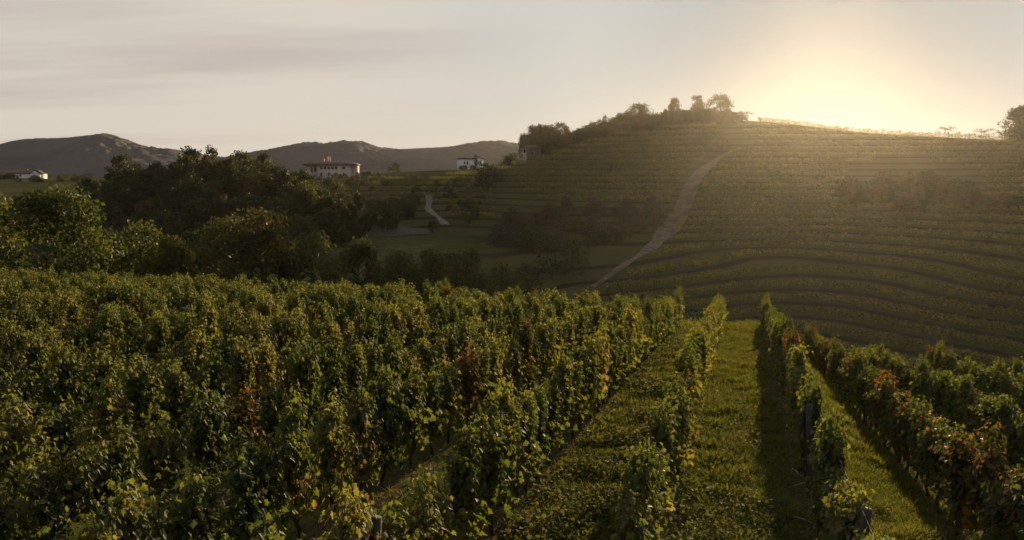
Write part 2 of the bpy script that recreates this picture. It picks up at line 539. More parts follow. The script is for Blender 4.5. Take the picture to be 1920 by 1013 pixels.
def ribbon(name, pix, width, mat, label, lift=.3):
    pts = np.array([hit(a, b) for a, b in pix])
    s = np.concatenate([[0], np.cumsum(np.linalg.norm(np.diff(pts[:, :2], axis=0), axis=1))])
    q = np.arange(0, s[-1], 1.5)
    xy = np.stack([np.interp(q, s, pts[:, 0]), np.interp(q, s, pts[:, 1])], 1)
    ker = np.hanning(11); ker /= ker.sum()
    xy = np.stack([np.convolve(np.pad(xy[:, i], 5, 'edge'), ker, 'valid') for i in (0, 1)], 1)
    tn = np.gradient(xy, axis=0); tn /= np.linalg.norm(tn, axis=1)[:, None]
    nrm = np.stack([tn[:, 1], -tn[:, 0]], 1)
    wd = np.interp(np.linspace(0, 1, len(q)), np.linspace(0, 1, len(width)), width)
    jit = np.convolve(np.random.RandomState(len(q)).randn(len(q) + 8), np.ones(9) / 3, 'valid')
    wd = wd * (1 + .20 * jit)
    rows = []
    for f in np.linspace(-.5, .5, 7):
        p2 = xy + nrm * (wd * f)[:, None]
        rows.append(np.column_stack([p2, ground(p2[:, 0], p2[:, 1]) + lift - abs(f) * .5 * lift]))
    V = np.stack(rows, 1)
    n, k = V.shape[:2]
    a = np.arange(n - 1)[:, None] * k; b = np.arange(k - 1)[None]
    gg = Geo()
    gg.add(V.reshape(-1, 3), np.stack([a + b, a + b + 1, a + k + b + 1, a + k + b], -1).reshape(-1, 4)[:, ::-1])
    return tag(link(name, gg.mesh(name, mat, True)), label, kind='structure')


TRACK_PX = [(1392, 276), (1350, 296), (1322, 318), (1300, 342), (1290, 365), (1284, 385), (1270, 408), (1245, 440), (1225, 462), (1190, 488), (1150, 515), (1105, 545)]
ribbon('dirt_track', TRACK_PX, [1.2, 2.4, 4.4, 5.6, 5.4, 3.6, 2.0, 1.2, .9], M_TRACK, 'pale dirt track climbing the hillside between vine blocks')
ribbon('path', [(802, 366), (806, 378), (801, 392), (812, 402), (826, 412), (836, 424)], [2.2, 2.8, 3.0, 2.4], M_PATH, 'pale winding footpath on the slope below the white house')
ribbon('path', [(932, 322), (905, 336), (876, 352), (848, 364), (820, 362), (802, 366)], [1.6, 1.8, 1.6, 1.4], M_TRACK, 'faint farm track from the white house down to the footpath')
ribbon('ploughed_field', [(655, 446), (700, 436), (760, 432), (815, 436)], [5, 14, 15, 6], M_FIELD, 'small brown ploughed patch in the valley')

TR = np.array([hit(a, b)[:2] for a, b in TRACK_PX])
TRo = TR[np.argsort(TR[:, 1])]


def track_x(y):
    return np.interp(y, TRo[:, 1], TRo[:, 0])


# ------------------------------------------------------------------ hillside vine rows (contour rows)
rsH = np.random.RandomState(11)


def contour_rows(px0, px1, zs, d_lo, d_hi, side, skip=None):
    """polyline per height: for each sight column the place where the slope reaches that height"""
    cols = np.arange(px0, px1, 2.0)
    dd = np.arange(d_lo, d_hi, .8)
    A = (cols - 960) / F0
    Zg = ground(A[:, None] * dd[None], np.repeat(dd[None], len(cols), 0))
    rows = []
    for z in zs:
        m_ = Zg >= z
        k = m_.argmax(1)
        ok = m_.any(1) & (k > 0)
        seg = []
        for i in range(len(cols)):
            good = ok[i]
            if good:
                y = dd[k[i]]; x = A[i] * y
                if side == 'R' and x < track_x(y) + 3.0: good = False
                if side == 'L' and x > track_x(y) - 3.5: good = False
                if skip is not None and skip(x, y, z, cols[i]): good = False
                if good and seg and abs(y - seg[-1][1]) > 7: good = False
            if good:
                seg.append((x, y))
            if not good or i == len(cols) - 1:
                if len(seg) > 15:
                    rows.append(np.array(seg))
                seg = []
    return rows


def row_mesh(poly, dens=26, hgt=1.9, size=.40, low=.75):
    s = np.concatenate([[0], np.cumsum(np.linalg.norm(np.diff(poly, axis=0), axis=1))])
    ker = np.hanning(9); ker /= ker.sum()
    q = np.arange(0, s[-1], 1.0)
    xy = np.stack([np.convolve(np.pad(np.interp(q, s, poly[:, i]), 4, 'edge'), ker, 'valid') for i in (0, 1)], 1)
    n = int(s[-1] * dens)
    u = rsH.rand(n) * (len(q) - 1)
    gap = np.interp(u, np.arange(len(q)), rsH.rand(len(q)))
    keep = rsH.rand(n) < .45 + gap
    u = u[keep]; n = len(u)
    x = np.interp(u, np.arange(len(q)), xy[:, 0]); y = np.interp(u, np.arange(len(q)), xy[:, 1])
    vig = np.interp(u, np.arange(len(q)), .75 + .4 * rsH.rand(len(q)))
    off = rsH.randn(n, 2) * .22
    x += off[:, 0]; y += off[:, 1]
    z = ground(x, y) + (low + (hgt - low) * rsH.rand(n) ** .8) * vig
    gg = Geo()
    ax = rsH.randn(n, 3); ax[:, 2] = ax[:, 2] * .5 - .2
    nr = rsH.randn(n, 3) * .7; nr[:, 2] += .7
    leaves(gg, np.column_stack([x, y, z]), ax, nr, size * (.7 + .6 * rsH.rand(n)), QUAD)
    # the stakes and trunks show as thin dark stems
    for k in range(0, len(q), 5):
        gz = float(ground(xy[k, 0], xy[k, 1]))
        gg.tube([(xy[k, 0], xy[k, 1], gz - .1), (xy[k, 0], xy[k, 1], gz + 1.5)], .05, 4)
    return gg


CR_PX = [1300, 1400, 1500, 1600, 1700, 1800, 1920, 2150]
CR_PY = [235, 229, 235, 246, 254, 261, 268, 280]
CR_D = [340, 335, 330, 325, 320, 318, 318, 315]


def gully(x, y, z, px):                      # scrub in the fold of the hill interrupts the rows; none on the very crest
    q = np.interp(px, CR_PX, CR_PY)
    if z > at(px, q, np.interp(px, CR_PX, CR_D))[2] - 1.5: return True
    return ((px - 1712) / 128.0) ** 2 + ((z + 1.5 + (px - 1712) * .012) / 6.5) ** 2 < 1

ZK = -34.5 + 75.0 * (np.exp(.02 * np.arange(0, 40)) - 1)
zR = ZK[ZK < 25]
rowsR = contour_rows(1100, 1990, zR, 105, 345, 'R', gully)
def thicket(x, y, z, px):
    return (z < -9 and px > 930) or (px > 930 and px < 930 + max(0, (-z - 2)) * 12) or (px < 835 and not (-11 < z < -2 and y > 290))
crest_row = []
for q in np.arange(1412, 1935, 4.0):
    dq = np.interp(q, CR_PX, CR_D) - 1.0
    crest_row.append(((q - 960) / F0 * dq, dq))
rowsR.append(np.array(crest_row))
zL = ZK[(ZK > -15) & (ZK < 21)]
rowsL = contour_rows(690, 1400, zL, 150, 405, 'L', thicket)
for rows, lab in ((rowsR, 'long vine row along the contour of the far hillside right of the dirt track'),
                  (rowsL, 'vine row on the hillside between the stone house and the dirt track')):
    for poly in rows:
        top_row = poly is rowsR[-1]
        o = link('vine_row', (row_mesh(poly, 44, 1.9, .42, 0.0) if top_row else row_mesh(poly)).mesh('vine_row', M_HROW))
        tag(o, 'topmost vine row fringing the crest of the right hill below the sun glow' if top_row else lab, 'vine row', None if top_row else 'contour vine rows on the far hill')

# ------------------------------------------------------------------ trees
def tree_meshes(seed, H, rx, base, shape, nclump, per, lsize, csize, mat, trunk_r=.22, ry=None, hollow=.45):
    """trunk with limbs reaching into the crown, and a crown of leaf sprays gathered in clumps"""
    rs = np.random.RandomState(seed)
    tg, cg = Geo(), Geo()
    ry = ry or rx
    lean = rs.randn(2) * .03 * H
    tz = np.linspace(-.5, H * .85, 8)
    tp = np.column_stack([lean[0] * (tz / H) ** 2 + .02 * H * np.sin(tz * 3 / H), lean[1] * (tz / H) ** 2, tz])
    tg.tube(tp, trunk_r * np.linspace(1.25, .22, 8), 6)
    cl = []
    while len(cl) < nclump:
        u = rs.rand()
        a = rs.rand() * 2 * PI
        z = base + (H - base) * u
        if shape == 'round':
            prof = math.sqrt(max(0, 1 - (2 * u - .85) ** 2 / 1.4)) if u < .93 else .35
        elif shape == 'cone':
            prof = 1.05 * (1 - u) ** .8 + .06
        elif shape == 'slim':
            prof = .55 + .5 * math.sin(PI * min(1, u * 1.05)) * (1 if u < .8 else .7)
        elif shape == 'spire':
            prof = math.sin(PI * (u * .82 + .14)) ** .8
        else:
            prof = math.sqrt(max(0.02, 1 - u ** 2))
        r = prof * (hollow + (1 - hollow) * rs.rand() ** .6) * (.85 + .25 * math.sin(3 * a + seed))
        cl.append((rx * r * math.cos(a) + lean[0] * (z / H) ** 2, ry * r * math.sin(a) + lean[1] * (z / H) ** 2, z))
    cl = np.array(cl)
    for k, p_ in enumerate(cl[::2]):
        zb = max(base * .6, min(p_[2] - .35 * np.hypot(p_[0], p_[1]) - .05 * H, H * .8))
        b0 = np.array((np.interp(zb, tz, tp[:, 0]), np.interp(zb, tz, tp[:, 1]), zb))
        mid = b0 * .45 + p_ * .55 + np.array((0, 0, -.03 * H))
        tg.tube([b0, mid, p_], [trunk_r * .36, trunk_r * .2, trunk_r * .07], 4, False)
    n = nclump * per
    idx = np.repeat(np.arange(nclump), per)
    cs = csize * (.6 + .8 * rs.rand(nclump))
    d = rs.randn(n, 3); d /= np.linalg.norm(d, axis=1)[:, None]
    rad = cs[idx] * rs.rand(n) ** .45
    cen = cl[idx] + d * rad[:, None] * np.array((1.1, 1.1, .75))
    cen[:, 2] = np.maximum(cen[:, 2], .15)
    ax = d * .7 + rs.randn(n, 3) * .6; ax[:, 2] -= .3
    nr = rs.randn(n, 3) * .6 + d * .4; nr[:, 2] += .6
    leaves(cg, cen, ax, nr, lsize * (.6 + .7 * rs.rand(n)), QUAD)
    return tg.mesh('trunk', M_TRUNK), cg.mesh('crown', mat)


rsT = np.random.RandomState(5)


def plant(name, pair, loc, label, cat, group=None, scale=1.0, sz=None, rz=None):
    e = link(name, None, None, loc, rsT.rand() * 6.28 if rz is None else rz)
    e.scale = (scale, scale, sz or scale)
    tag(e, label, cat, group)
    link('trunk', pair[0], e)
    link('crown', pair[1], e)
    return e


# wooded knoll
K_T = [tree_meshes(100 + i, 9.5, 4.6, 2.2, 'round', 44, 34, .62, 1.35, M_TREE) for i in range(4)]
K_T += [tree_meshes(120 + i, 9.0, 4.2, 2.0, 'round', 40, 34, .60, 1.3, M_TREE_RUST) for i in range(1)]
cnt = 0
done = []
for px in np.arange(-60, 720, 19):
    for d in np.arange(158, 285, 8.2):
        jx = px + rsT.randn() * 6; jd = d + rsT.randn() * 2.5
        x = (jx - 960) / F0 * jd
        # outline of the wood
        lo = np.interp(jx, [-60, 200, 450, 620, 720], [165, 170, 172, 205, 232])
        hi = np.interp(jx, [-60, 150, 200, 560, 610, 720], [255, 262, 275, 275, 266, 245])
        if jd < lo or jd > hi:
            continue
        if any((x - a) ** 2 + (jd - b) ** 2 < 5.4 ** 2 for a, b in done[-60:]):
            continue
        done.append((x, jd))
        k = 4 if rsT.rand() < .12 else rsT.randint(4)
        s = (.62 + .42 * rsT.rand()) * np.interp(jx, [-60, 100, 200, 300, 420, 540, 610, 720], [.45, .45, .66, .82, .93, .93, .93, .80])
        z = float(ground(x, jd)) - .3
        plant('broadleaf_tree', K_T[k], (x, jd, z), 'dark broadleaf tree crowded among others in the wood on the left knoll', 'tree', 'trees of the wooded knoll', s, s * (.85 + .35 * rsT.rand()))
        cnt += 1
# the lit yellowing tree at the wood's right end, and the few that poke above its outline
YT = tree_meshes(140, 10.5, 5.0, 2.0, 'round', 60, 44, .5, 1.3, M_TREE_Y)
p_ = hit(588, 392); plant('broadleaf_tree', YT, (p_[0], 236, float(ground(p_[0], 236)) - .3), 'yellowing round tree at the right end of the wood beside the pink villa', 'tree', None, .95)
for px, d, lab in ((400, 268, 'small thin tree poking above the middle of the dark wood skyline'), (366, 266, 'round dark tree topping the dark wood skyline left of its small thin tree'),
                   (240, 262, 'rounded olive tree at the left end of the dark wood skyline')):
    x = (px - 960) / F0 * d
    plant('broadleaf_tree', K_T[rsT.randint(4)], (x, d, float(ground(x, d))), lab, 'tree', None, 1.12 if px != 400 else .7, 1.15)

# nearer trees just beyond the vineyard
N_T = [tree_meshes(200 + i, 16, 6.6, 3.0, 'round', 120, 62, .42, 1.35, mt, .3) for i, mt in enumerate((M_TREE_Y, M_TREE_MID, M_TREE_RUST, M_TREE_Y))]
for px, d, toppy, wid, k, lab in (
        (95, 84, 362, 1.0, 0, 'large yellow-green tree behind the vines at the left edge'),
        (-40, 92, 350, 1.0, 1, 'dark tree cut by the left edge of the view behind the large yellow-green tree'),
        (190, 98, 440, .7, 3, 'small yellow-green tree tucked right of the large yellow-green tree'),
        (262, 104, 425, .75, 1, 'dull green tree left of the rust-tinged tree beyond the vines'),
        (318, 96, 452, .6, 3, 'low light green tree beyond the vines left of the rust-tinged tree'),
        (415, 106, 418, .75, 1, 'dull green tree close behind the rust-tinged tree'),
        (487, 94, 405, 1.0, 2, 'broad rust-tinged tree beyond the middle of the left vines'),
        (585, 99, 445, .75, 1, 'smaller dull green tree right of the broad rust-tinged tree'),
        (672, 104, 455, .62, 0, 'olive tree beyond the vines below the ploughed patch'),
        (745, 108, 478, .55, 1, 'low dark tree right of the olive tree below the ploughed patch'),
        (806, 112, 474, .58, 3, 'low light green tree below the winding footpath'),
        (872, 112, 490, .55, 1, 'low dark tree beyond the vines below the footpath end'),
        (940, 116, 500, .5, 1, 'lowest dark tree at the valley end of the tree belt')):
    x = (px - 960) / F0 * d
    gz = float(ground(x, d))
    top = at(px, toppy, d)[2]
    plant('broadleaf_tree', N_T[k], (x, d, gz), lab, 'tree', 'trees just beyond the vineyard', wid, (top - gz) / 16.0)

# fill of understorey shrubs below those trees
S_T = [tree_meshes(300 + i, 3.2, 2.2, .3, 'dome', 26, 44, .25, .7, mt, .08) for i, mt in enumerate((M_TREE, M_TREE_Y, M_SHRUB_G, M_TREE_RUST))]
for i in range(34):
    px = 560 + rsT.rand() * 520
    d = 112 + rsT.rand() * 55
    x = (px - 960) / F0 * d
    plant('shrub', S_T[rsT.choice([0, 0, 1, 3])], (x, d, float(ground(x, d)) - .1), 'dark shrub on the shaded valley side below the footpath', 'shrub', 'shrubs of the shaded valley', .8 + .9 * rsT.rand())
# grey thicket in the hollow left of the track
for i in range(58):
    px = 930 + 310 * rsT.rand()
    py = np.interp(px, [930, 1000, 1100, 1240], [425, 400, 395, 402]) + rsT.rand() * np.interp(px, [930, 1060, 1240], [60, 85, 40])
    p_ = hit(px, py)
    plant('shrub', S_T[2 if rsT.rand() < .72 else 0], p_ - (0, 0, .1), 'grey-brown shrub of the thicket in the hollow left of the dirt track', 'shrub', 'thicket in the hillside hollow', .8 + 1.0 * rsT.rand())
# scrub in the fold on the right
for i in range(46):
    px = 1585 + 240 * rsT.rand()
    py = 335 + np.interp(px, [1585, 1720, 1830], [28, 10, 28]) + rsT.rand() * np.interp(px, [1585, 1720, 1830], [18, 62, 28])
    p_ = hit(px, py)
    plant('shrub', S_T[rsT.choice([0, 3, 3])], p_ - (0, 0, .1), 'reddish-brown shrub in the fold of the sunlit hill on the right', 'shrub', 'scrub in the fold of the hill', 1.0 + 1.1 * rsT.rand())
# single shrubs with a place of their own
for px, py, k, s, lab in ((1225, 396, 2, 1.5, 'lone dark round shrub standing on the left edge of the dirt track'),
                          (1042, 520, 0, 2.6, 'round dark tree-like shrub at the foot of the hillside thicket'),
                          (740, 322, 0, 1.6, 'lone shrub on the ridge between the villa and the white house'),
                          (916, 345, 0, 2.6, 'tall dark shrub on the slope in front of the white house'),
                          (905, 352, 0, 1.9, 'lower dark shrub joined to the tall shrub before the white house'),
                          (880, 395, 0, 1.3, 'narrow dark shrub among the vine rows right of the footpath'),
                          (784, 366, 0, 1.1, 'dark shrub at the upper end of the footpath'),
                          (840, 372, 0, 1.4, 'dark shrub right of the footpath on its upper half'),
                          (812, 428, 0, .8, 'dark shrub beside the lower end of the footpath'),
                          (1880, 396, 2, 1.5, 'grey shrub on the right hillside beside the reddish scrub'),
                          (1848, 392, 0, 1.1, 'small dark shrub left of the grey shrub on the right hillside'),
                          (1903, 398, 0, 1.4, 'dark shrub at the right edge of the far hillside')):
    plant('shrub', S_T[k], hit(px, py) - (0, 0, .1), lab, 'shrub', None, s)
for i in range(26):
    px = 722 + rsT.rand() * 62; py = 384 + rsT.rand() * 26
    plant('shrub', S_T[0], hit(px, py), 'dark green shrub in the clump left of the winding footpath', 'shrub', 'shrub clump left of the footpath', .7 + .7 * rsT.rand())
for i in range(22):
    px = 620 + rsT.rand() * 250; py = 336 + rsT.rand() * 22
    plant('shrub', S_T[rsT.choice([0, 3])], hit(px, py), 'small hedge shrub on the terrace below the pink villa and saddle', 'shrub', 'hedge shrubs below the villa', .6 + .7 * rsT.rand())
for i in range(14):
    px = 600 + rsT.rand() * 75; py = 335 + rsT.rand() * 4
    p_ = hit(px, py)
    plant('shrub', S_T[0], (p_[0], 424 + rsT.rand() * 4, float(ground(p_[0], 426))), 'dark bush hiding the foot of the pink villa', 'shrub', 'bushes at the villa foot', .45 + .3 * rsT.rand())

for i in range(48):
    px = 640 + rsT.rand() * 290; py = np.interp(px, [640, 800, 930], [372, 376, 350]) + rsT.rand() * np.interp(px, [640, 800, 930], [60, 66, 75])
    if 792 < px < 842 and 362 < py < 432: continue
    plant('shrub', S_T[rsT.choice([0, 0, 2, 3])], hit(px, py), 'small scattered scrub bush on the rough slope around the winding footpath', 'shrub', 'scrub around the footpath', .35 + .6 * rsT.rand() ** 2)

# crest hedge and its trees
def crest(px):
    return (float(np.interp(px, [985, 1050, 1100, 1200, 1300, 1400, 1500, 1600, 1700, 1800, 1920], [302, 283, 268, 248, 235, 229, 235, 246, 254, 261, 268])),
            float(np.interp(px, [985, 1050, 1100, 1200, 1300, 1400, 1500, 1600, 1700, 1800, 1920], [362, 358, 352, 346, 340, 335, 330, 325, 320, 318, 318])))


def on_crest(px, back=0.0):
    d = crest(px)[1] + back
    x = (px - 960) / F0 * d
    return (x, d, float(ground(x, d)) - .1)

for px in np.arange(1012, 1388, 5.6):
    q = px + rsT.randn() * 1.5
    s = np.interp(px, [1012, 1100, 1250, 1330, 1388], [2.3, 2.2, 1.9, 1.5, 1.0]) * (.85 + .35 * rsT.rand())
    plant('shrub', S_T[rsT.choice([0, 0, 3])], on_crest(q, rsT.randn() * 1.5 + 1), 'dark shrub in the hedge running along the crest of the hill', 'shrub', 'hedge along the hill crest', s)
A_T = {
    'round': tree_meshes(400, 10, 5.2, 2.4, 'round', 60, 46, .46, 1.05, M_TREE_RUST, .2, hollow=.6),
    'round2': tree_meshes(401, 10, 5.6, 1.6, 'round', 90, 56, .46, 1.2, M_TREE, .2, hollow=.5),
    'cone': tree_meshes(402, 10, 4.0, .8, 'cone', 70, 50, .42, .75, M_TREE_RUST, .16),
    'slim': tree_meshes(403, 11, 2.5, 1.0, 'slim', 60, 50, .42, .7, M_TREE_RUST, .16),
    'bare': tree_meshes(404, 9, 4.2, 2.0, 'round', 48, 20, .38, .8, M_TREE_RUST, .18, hollow=.7),
    'wisp': tree_meshes(406, 9, 7.0, .2, 'dome', 40, 12, .5, 1.1, M_TREE_RUST, .1, hollow=.5),
    'dense': tree_meshes(405, 12, 6.0, 1.0, 'round', 170, 70, .5, 1.4, M_TREE, .25),
}
TOPS = {988: 252, 1005: 236, 1022: 236, 1036: 243, 1051: 233, 1092: 243, 1112: 229, 1128: 219, 1160: 214, 1196: 197, 1176: 212, 1258: 185, 1243: 206, 1304: 180, 1318: 205, 1345: 180, 1330: 206, 1365: 212, 1395: 208, 1768: 236, 1830: 240, 1908: 203}
for px, kind, s, sz, lab in ((988, 'round2', .72, .85, 'leftmost small tree of the group behind the stone house'),
                             (1005, 'round2', .95, 1.0, 'tall dark tree directly behind the stone house'),
                             (1022, 'round2', .95, 1.02, 'dark leafy tree in the middle of the group behind the stone house'),
                             (1036, 'round2', .8, .8, 'lower dark tree right of the middle of the stone house group'),
                             (1051, 'round', .82, 1.05, 'see-through tree ending the group right of the stone house'),
                             (1092, 'bare', .7, .75, 'low twiggy tree on the crest hedge left of the thin-leaved pair'),
                             (1112, 'bare', .8, .95, 'thin-leaved tree on the crest hedge, left one of a pair'),
                             (1128, 'bare', .8, 1.0, 'thin-leaved tree on the crest hedge, right one of a pair'),
                             (1160, 'round', .55, .72, 'small round tree left of the broad airy tree on the crest'),
                             (1196, 'round', 1.15, 1.12, 'broad airy tree on the hill crest with sky showing through'),
                             (1176, 'round', .6, .8, 'small tree touching the left of the broad airy crest tree'),
                             (1258, 'cone', 1.0, 1.1, 'pointed conical tree on the hill crest'),
                             (1243, 'cone', .6, .6, 'small conical tree at the left foot of the pointed conical tree'),
                             (1304, 'slim', 1.0, 1.1, 'tall slender tree on the hill crest between the conical and the round tree'),
                             (1318, 'slim', .8, .62, 'short slender tree at the right foot of the tall slender tree'),
                             (1345, 'round', 1.0, 1.2, 'upright backlit round tree at the right end of the crest trees'),
                             (1330, 'round', .55, .75, 'small tree at the left foot of the upright backlit round tree'),
                             (1365, 'bare', .5, .5, 'low twiggy bush right of the upright backlit round tree'),
                             (1395, 'wisp', .4, .5, 'wispy little tree ending the crest hedge near the sun glow'),
                             (1768, 'wisp', .7, .62, 'wispy tree on the right skyline, left one of two'),
                             (1830, 'wisp', .8, .55, 'wispy tree on the right skyline next to the dense tree'),
                             (1908, 'dense', 1.0, 1.05, 'dense dark tree on the skyline at the right edge')):
    p_ = on_crest(px, 2)
    hb = {'round': 10, 'round2': 10, 'cone': 10, 'slim': 11, 'bare': 9, 'wisp': 9, 'dense': 12}[kind]
    sz = (at(px, TOPS[px], p_[1])[2] - p_[2]) / hb
    s *= 1.18
    plant('tree' if kind != 'cone' else 'conical_tree', A_T[kind], p_, lab, 'tree', 'trees on the hill crest', s, sz)
for i in range(22):
    px = -10 + rsT.rand() * 190; p_ = hit(px, 334 + rsT.rand() * 9, 300, 620)
    plant('shrub', S_T[rsT.choice([0, 0, 3])], p_, 'dark hedge shrub on the flat below the white farmhouse', 'shrub', 'hedge below the farmhouse', .7 + .7 * rsT.rand())
# tall woody bush group between white house and stone house
for px, py, d, s, k in ((955, 300, 385, 2.4, 0), (945, 303, 390, 1.8, 0), (965, 302, 378, 2.2, 0), (936, 306, 398, 1.6, 0), (926, 310, 400, 1.4, 0)):
    x = (px - 960) / F0 * d
    plant('shrub', S_T[k], (x, d, float(ground(x, d))), 'dark bush in the clump between the white house and the stone house', 'shrub', 'bushes between the two houses', s)
CY = tree_meshes(500, 8.5, .85, .1, 'spire', 70, 22, .3, .4, M_CYP, .12)
for px, d, s, lab in ((892.5, 425, .95, 'tall narrow cypress standing before the white house'), (925, 405, .62, 'small cypress in the bushes between white house and stone house')):
    x = (px - 960) / F0 * d
    plant('cypress_tree', CY, (x, d, float(ground(x, d))), lab, 'cypress', None, s)

# ------------------------------------------------------------------ houses
M_PINK = plain('pink_render', (.50, .42, .40), (.58, .49, .46), .4, .9)
M_WHITE = plain('white_render', (.78, .77, .76), (.84, .83, .82), .4, .9)
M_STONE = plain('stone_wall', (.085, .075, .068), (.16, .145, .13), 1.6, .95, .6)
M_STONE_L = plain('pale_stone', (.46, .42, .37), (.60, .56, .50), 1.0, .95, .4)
M_TILE = plain('roof_tile', (.115, .080, .068), (.17, .12, .10), 2.5, .85, .5)
M_EAVE = plain('eave_wood', (.06, .035, .03), (.09, .055, .045), 2.0, .9)
M_FRAME = plain('window_frame', (.30, .25, .22), (.36, .30, .27), 2.0, .7)
mg, tg_ = new_mat('dark_glass')
gp = tg_.n('ShaderNodeBsdfPrincipled', ins={'Base Color': (.012, .012, .014, 1), 'Roughness': .15})
out(tg_, gp.outputs[0])
M_GLASS = mg


def boxo(name, b, mat, parent):
    gg = Geo(); gg.box(*b)
    return link(name, gg.mesh(name, mat), parent)


def window(parent, x, z, w_, h_, yf, arched=False):
    """frame proud of the wall facing the viewer, dark pane set inside it"""
    gg = Geo(); f = .14
    gg.box(x - w_ / 2 - f, x - w_ / 2, yf - .06, yf + .1, z - f, z + h_ + f)
    gg.box(x + w_ / 2, x + w_ / 2 + f, yf - .06, yf + .1, z - f, z + h_ + f)
    gg.box(x - w_ / 2, x + w_ / 2, yf - .06, yf + .1, z + h_, z + h_ + f)
    gg.box(x - w_ / 2, x + w_ / 2, yf - .1, yf + .1, z - f, z)
    fr_ = link('window', gg.mesh('window', M_FRAME), parent)
    pg = Geo()
    if arched:
        a = np.linspace(0, PI, 9)
        pts = [(x - w_ / 2, z + .02), (x + w_ / 2, z + .02)] + [(x + w_ / 2 * math.cos(q), z + h_ * .7 + h_ * .29 * math.sin(q)) for q in a]
        n = len(pts)
        V = [(a_, yf - .03, b_) for a_, b_ in pts] + [(a_, yf + .05, b_) for a_, b_ in pts]
        pg.add(V, [np.array([range(n)]), np.array([[i, n + i, n + (i + 1) % n, (i + 1) % n] for i in range(n)])])
    else:
        pg.box(x - w_ / 2 + .01, x + w_ / 2 - .01, yf - .03, yf + .05, z + .01, z + h_ - .01)
    link('pane', pg.mesh('pane', M_GLASS), fr_)


def hip(name, x0, x1, y0, y1, z, h, inset, mat, parent, over=.6, thick=.25):
    gg = Geo()
    x0 -= over; x1 += over; y0 -= over; y1 += over
    ym = (y0 + y1) / 2
    V = [(x0, y0, z), (x1, y0, z), (x1, y1, z), (x0, y1, z), (x0, y0, z + thick), (x1, y0, z + thick), (x1, y1, z + thick), (x0, y1, z + thick),
         (x0 + inset, ym, z + h), (x1 - inset, ym, z + h)]
    gg.add(V, [np.array([(0, 3, 2, 1), (0, 1, 5, 4), (1, 2, 6, 5), (2, 3, 7, 6), (3, 0, 4, 7), (4, 5, 9, 8), (6, 7, 8, 9)]), np.array([(5, 6, 9), (7, 4, 8)])])
    return link(name, gg.mesh(name, mat), parent)


# pink villa
d = 436.0
x0 = (598 - 960) / F0 * d; gx = float(ground(x0 + 8, d))
zb = at(630, 333, d)[2] - 1.5
v = link('villa', None, None, (x0, d, zb))
tag(v, 'long pink villa with a dark-eaved hipped roof, square loggia windows and chimneys', 'villa')
W = (659 - 598) / F0 * d
zt = at(630, 310, d)[2] - zb
boxo('wall', (0, W, 0, 11, -3, zt), M_PINK, v)
wing = boxo('side_wing', (-7.3, -.003, 2.2, 11, -3, zt), M_PINK, v)
boxo('end_wing', (W + .003, W + 2.8, 3.0, 11, -3, zt - .2), M_STONE_L, v)
boxo('eave', (-7.8, W + 3.3, -.75, 11.6, zt + .002, zt + .45), M_EAVE, v)
rf = hip('roof', -7.2, W + 2.7, -.1, 11, zt + .455, 1.7, 5.0, M_TILE, v)
for cx, chh in ((2.6, 1.5), (4.6, 2.7), (5.7, 2.5)):
    ch = Geo(); ch.box(cx - .32, cx + .32, 4.2, 5.0, zt + 1.6, zt + 1.9 + chh); ch.box(cx - .42, cx + .42, 4.1, 5.1, zt + 1.902 + chh, zt + 2.1 + chh)
    link('chimney', ch.mesh('chimney', M_PINK), rf)
for px in (605, 612, 619, 626, 633, 647):
    window(v, (px - 598) / F0 * d, at(630, 317.2, d)[2] - zb, 1.35, 1.35, 0)
for px in (605, 619, 633, 647):
    window(v, (px - 598) / F0 * d, at(630, 330, d)[2] - zb, 1.0, 1.7, 0, True)
window(v, -1.7, at(630, 322, d)[2] - zb, 1.1, 2.0, 2.2)
window(v, -3.6, at(630, 322, d)[2] - zb, .9, 1.8, 2.2)

# white house
d = 438.0
xl = (858 - 960) / F0 * d
zb = at(880, 318, d)[2] - .6
v = link('white_house', None, None, (xl, d, zb))
tag(v, 'white house with flat dark eaves and a small gabled wing behind a cypress', 'house')
W1 = (894 - 858) / F0 * d
zt = at(880, 298.5, d)[2] - zb
boxo('wall', (0, W1, 0, 8, -3, zt), M_WHITE, v)
rf = hip('roof', 0, W1, 0, 8, zt + .003, 1.2, 3.5, M_EAVE, v, .5)
x1 = W1 + .003; x2 = (905.5 - 858) / F0 * d; zg = at(900, 298, d)[2] - zb
boxo('side_wing', (x1, x2, -1.0, 7, -3, zg), M_WHITE, v)
gg = Geo(); xm = (x1 + x2) / 2
V = [(x1 - .5, y, zg - .1) for y in (-1.5, 7.5)] + [(x2 + 1.5, y, zg - .9) for y in (-1.5, 7.5)] + [(xm, y, zg + 1.3) for y in (-1.5, 7.5)]
V += [(a, b, c_ + .25) for a, b, c_ in V]
gg.add(V, [np.array([(0, 4, 5, 1), (4, 2, 3, 5), (6, 7, 11, 10), (10, 11, 9, 8), (0, 6, 10, 4), (4, 10, 8, 2), (1, 5, 11, 7), (5, 3, 9, 11), (0, 1, 7, 6), (2, 8, 9, 3)])])
link('wing_roof', gg.mesh('wing_roof', M_EAVE), v)
gg = Geo(); gg.add([(x1 + .05, -.99, zg), (x2 - .05, -.99, zg), (xm, -.99, zg + 1.2), (x1 + .05, -.7, zg), (x2 - .05, -.7, zg), (xm, -.7, zg + 1.2)],
                   [np.array([(0, 1, 2), (3, 5, 4)]), np.array([(0, 3, 4, 1), (1, 4, 5, 2), (2, 5, 3, 0)])])
link('gable', gg.mesh('gable', M_WHITE), v)
window(v, x1 + 1.0, zg - 2.9, .55, 1.5, -1.0)
window(v, x1 + 2.1, zg - 2.9, .6, 1.6, -1.0)
window(v, (877 - 858) / F0 * d, zt - 3.0, .8, 1.5, 0)
